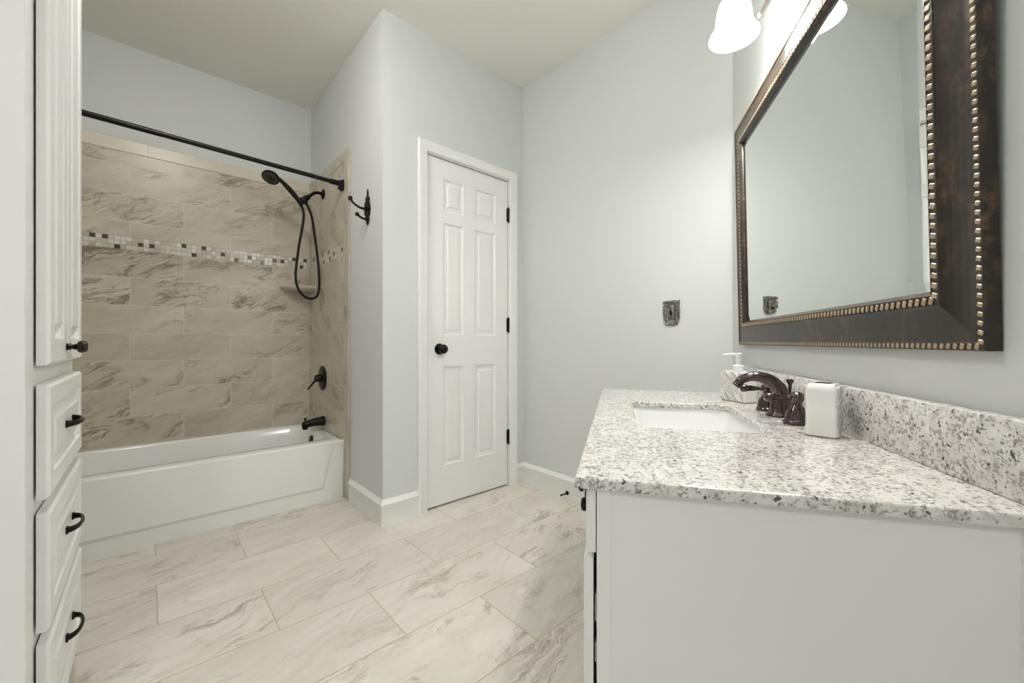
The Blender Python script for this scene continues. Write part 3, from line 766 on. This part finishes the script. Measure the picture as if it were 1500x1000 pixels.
# soap dispenser: bottom corners FL(.502,.164) mid(.588,.113) FR(.553,.070)
sd = thing('soap_dispenser', 'white ceramic pump soap dispenser with carved wavy sides beside the faucet', 'soap dispenser', V(.530, .115, CT+.0006), ROTV+radians(30.5))
b1, b2 = B(), B(); ceramic_block(b1, b2, .050, .0265, .098)
bd = link('bottle', b1, 'ceramic', sd, 35); link('carved_sides', b2, 'carved', sd, 50)
bm = B()
lathe(bm, [(.0155, .0985), (.016, .100), (.016, .116), (.013, .118), (.0065, .119), (.006, .128)], 22)
lathe(bm, [(.0085, .128), (.0095, .130), (.0095, .150), (.0105, .153), (.009, .1565), (.002, .157)], 18)
nd = (Matrix.Rotation(radians(-30.5), 3, 'Z') @ Vector((-.2, -1, 0))).normalized()
tube(bm, [(0, 0, .1525), tuple(nd*.02+Vector((0, 0, .1535))), tuple(nd*.046+Vector((0, 0, .150)))], [.0055, .005, .0035], 10, 4, flat=.7)
link('pump', bm, 'plastic', sd, 40)
th_ = thing('toothbrush_holder', 'white ceramic toothbrush holder standing near the backsplash', 'toothbrush holder', V(1.016, .081, CT+.0006), ROTV-radians(31))
b1, b2 = B(), B(); ceramic_block(b1, b2, .0335, .0268, .108)
link('body', b1, 'ceramic', th_, 35); link('carved_sides', b2, 'carved', th_, 50)
bm = B()
for q in (-.011, .011):
    t = bmesh.new(); rings(t, [rrect(q, 0, .0065, .014, .006, .1082, 4), rrect(q, 0, .0065, .014, .006, .1086, 4)]); merge(bm, t)  # flat dark plates: shade inside the openings put into the colour
link('slot_shade_plates', bm, 'slot_shade', th_, 30)

# ------------------------------------------------------------------ framed mirror
MS0, MS1, MZ0, MZ1 = .168, 1.312, .957, 1.826
mr = thing('framed_mirror', 'large wall mirror in a dark antiqued frame with gold beading, above the vanity', 'mirror', V((MS0+MS1)/2, .001, MZ0), ROTV)
mr.rotation_euler = (radians(1.15), 0, ROTV)
MW, MH = MS1-MS0, MZ1-MZ0
def fl(u, w_): return [(-MW/2+u, -w_, u), (MW/2-u, -w_, u), (MW/2-u, -w_, MH-u), (-MW/2+u, -w_, MH-u)]
bm = B()
prof = [(0, 0), (0, .016), (.0015, .018), (.011, .0185), (.013, .0165), (.024, .0168), (.036, .0180), (.048, .0200), (.058, .0222), (.0655, .0245), (.067, .0262), (.069, .0262), (.070, .0245), (.082, .0245), (.083, .0258), (.0845, .0255), (.0915, .016), (.0925, .0125), (.0925, 0)]
rings(bm, [fl(*p) for p in prof], False, False)
link('frame', bm, 'frame', mr, 0)
def beads(u, w_, ww, pit, duty, h, name):
    bm = B()
    for side in range(4):
        ln = (MW if side % 2 == 0 else MH)-2*u; n = int(ln/pit); p = ln/n
        for i in range(n):
            c = u+p*(i+.5)
            t = bmesh.new(); box(t, -p*duty/2, p*duty/2, -.0, h, -ww/2, ww/2, .0011, 1)
            bmesh.ops.transform(t, matrix=Matrix.Rotation(.32*(1 if side % 2 == 0 else 1), 4, 'Y'), verts=t.verts)
            if side == 0: m = Matrix.Translation((-MW/2+c, -w_-h, u))
            elif side == 2: m = Matrix.Translation((-MW/2+c, -w_-h, MH-u))
            elif side == 1: m = Matrix.Translation((MW/2-u, -w_-h, c)) @ Matrix.Rotation(pi/2, 4, 'Y')
            else: m = Matrix.Translation((-MW/2+u, -w_-h, c)) @ Matrix.Rotation(pi/2, 4, 'Y')
            merge(bm, t, 0, m)
    link(name, bm, 'gold', mr, 0)
beads(.0065, .0175, .0085, .0125, .52, .0022, 'outer_bead_trim')
beads(.076, .0240, .0115, .0150, .55, .0028, 'inner_bead_trim')
bm = B()
rings(bm, [fl(.0915, .006), fl(.0915, .0118), fl(.1165, .0142)], False, True)
link('mirror_glass', bm, 'mirror', mr, 0)

# ------------------------------------------------------------------ vanity light
vl = thing('vanity_light', 'three-light vanity lamp with white frosted bell shades above the mirror', 'lamp', V(.83, .001, 2.13), ROTV)
bm = B(); box(bm, -.30, .30, -.022, 0, -.045, .045, .008, 3); box(bm, -.285, .285, -.030, -.02, -.030, .030, .006, 2); link('wall_plate', bm, 'flat_silver', vl, 35)
LZ = 1.920-2.13
bell = [(.0705, 0), (.0695, .005), (.0635, .015), (.0560, .027), (.0520, .042), (.0500, .064), (.0465, .088), (.0395, .108), (.0285, .123), (.0200, .130)]
bell_in = [(r-.003, z+.001) for r, z in bell]
for x in (-.23, 0, .23):
    bm = B(); tube(bm, [(x, -.028, -.02), (x, -.070, -.055), (x, -.105, -.040), (x, -.132, .000), (x, -.145, -.030), (x, -.145, LZ+.165)], [.009, .008, .0075, .0075, .0075, .0075], 12, 6)
    lathe(bm, [(.022, .124), (.024, .128), (.024, .150), (.016, .165), (.007, .170)], 20, Matrix.Translation((x, -.145, LZ)))
    ball(bm, (x, -.032, -.024), .012)
    link('arm', bm, 'flat_silver', vl, 45)
    bm = B(); tube(bm, [(x, -.030, -.035), (x, -.040, -.075), (x, -.050, -.115), (x, -.062, -.138), (x, -.071, -.155)], [.008, .0075, .0075, .0078, .0082], 12, 5); ball(bm, (x, -.0715, -.156), .0088, 12)
    link('arm_scroll', bm, 'dull_nickel', vl, 45)
    bm = B(); t = bmesh.new()
    n = 32
    rings(t, [[(r*cos(2*pi*i/n), r*sin(2*pi*i/n), z) for i in range(n)] for r, z in bell+bell_in[::-1]], False, False)
    merge(bm, t, 0, Matrix.Translation((x, -.145, LZ)))
    link('lamp_shade', bm, 'shade', vl, 60)
    bm = B(); ball(bm, (x, -.145, LZ+.068), .024, 16, (1, 1, 1.15)); tube(bm, [(x, -.145, LZ+.085), (x, -.145, LZ+.125)], .013, 12, 1); link('bulb', bm, 'bulb', vl, 60)
    p = V(.83+x, .146, 1.920+.012)
    lamp('vanity_bulb_light', 'POINT', p, BULB_W, (1, .97, .92), .025)

# ceiling lamps added for fill, outside the frame: the dome itself is the light
def ceiling_fill_lamp(x, y, strength, label):
    cl = thing('ceiling_fill_lamp', label, 'added fill lamp', (x, y, ZC-.001))
    bm = B(); lathe(bm, [(.17, 0), (.175, -.012), (.165, -.022), (.145, -.024)], 36); link('fill_lamp_rim', bm, 'flat_silver', cl, 40)
    bm = B(); lathe(bm, [(.145, -.024), (.138, -.05), (.112, -.074), (.065, -.090), (.01, -.095)], 36)
    link('fill_lamp_dome', bm, emissive('ceiling_fill_dome', (1, .97, .93), strength), cl, 60)
ceiling_fill_lamp(-.95, -1.15, CEIL_FILL, 'added round flush ceiling fill lamp with frosted dome near the added rear window')
ceiling_fill_lamp(.08, 1.55, CEIL2_FILL, 'added round flush ceiling fill lamp with frosted dome between the linen cabinet and the door')
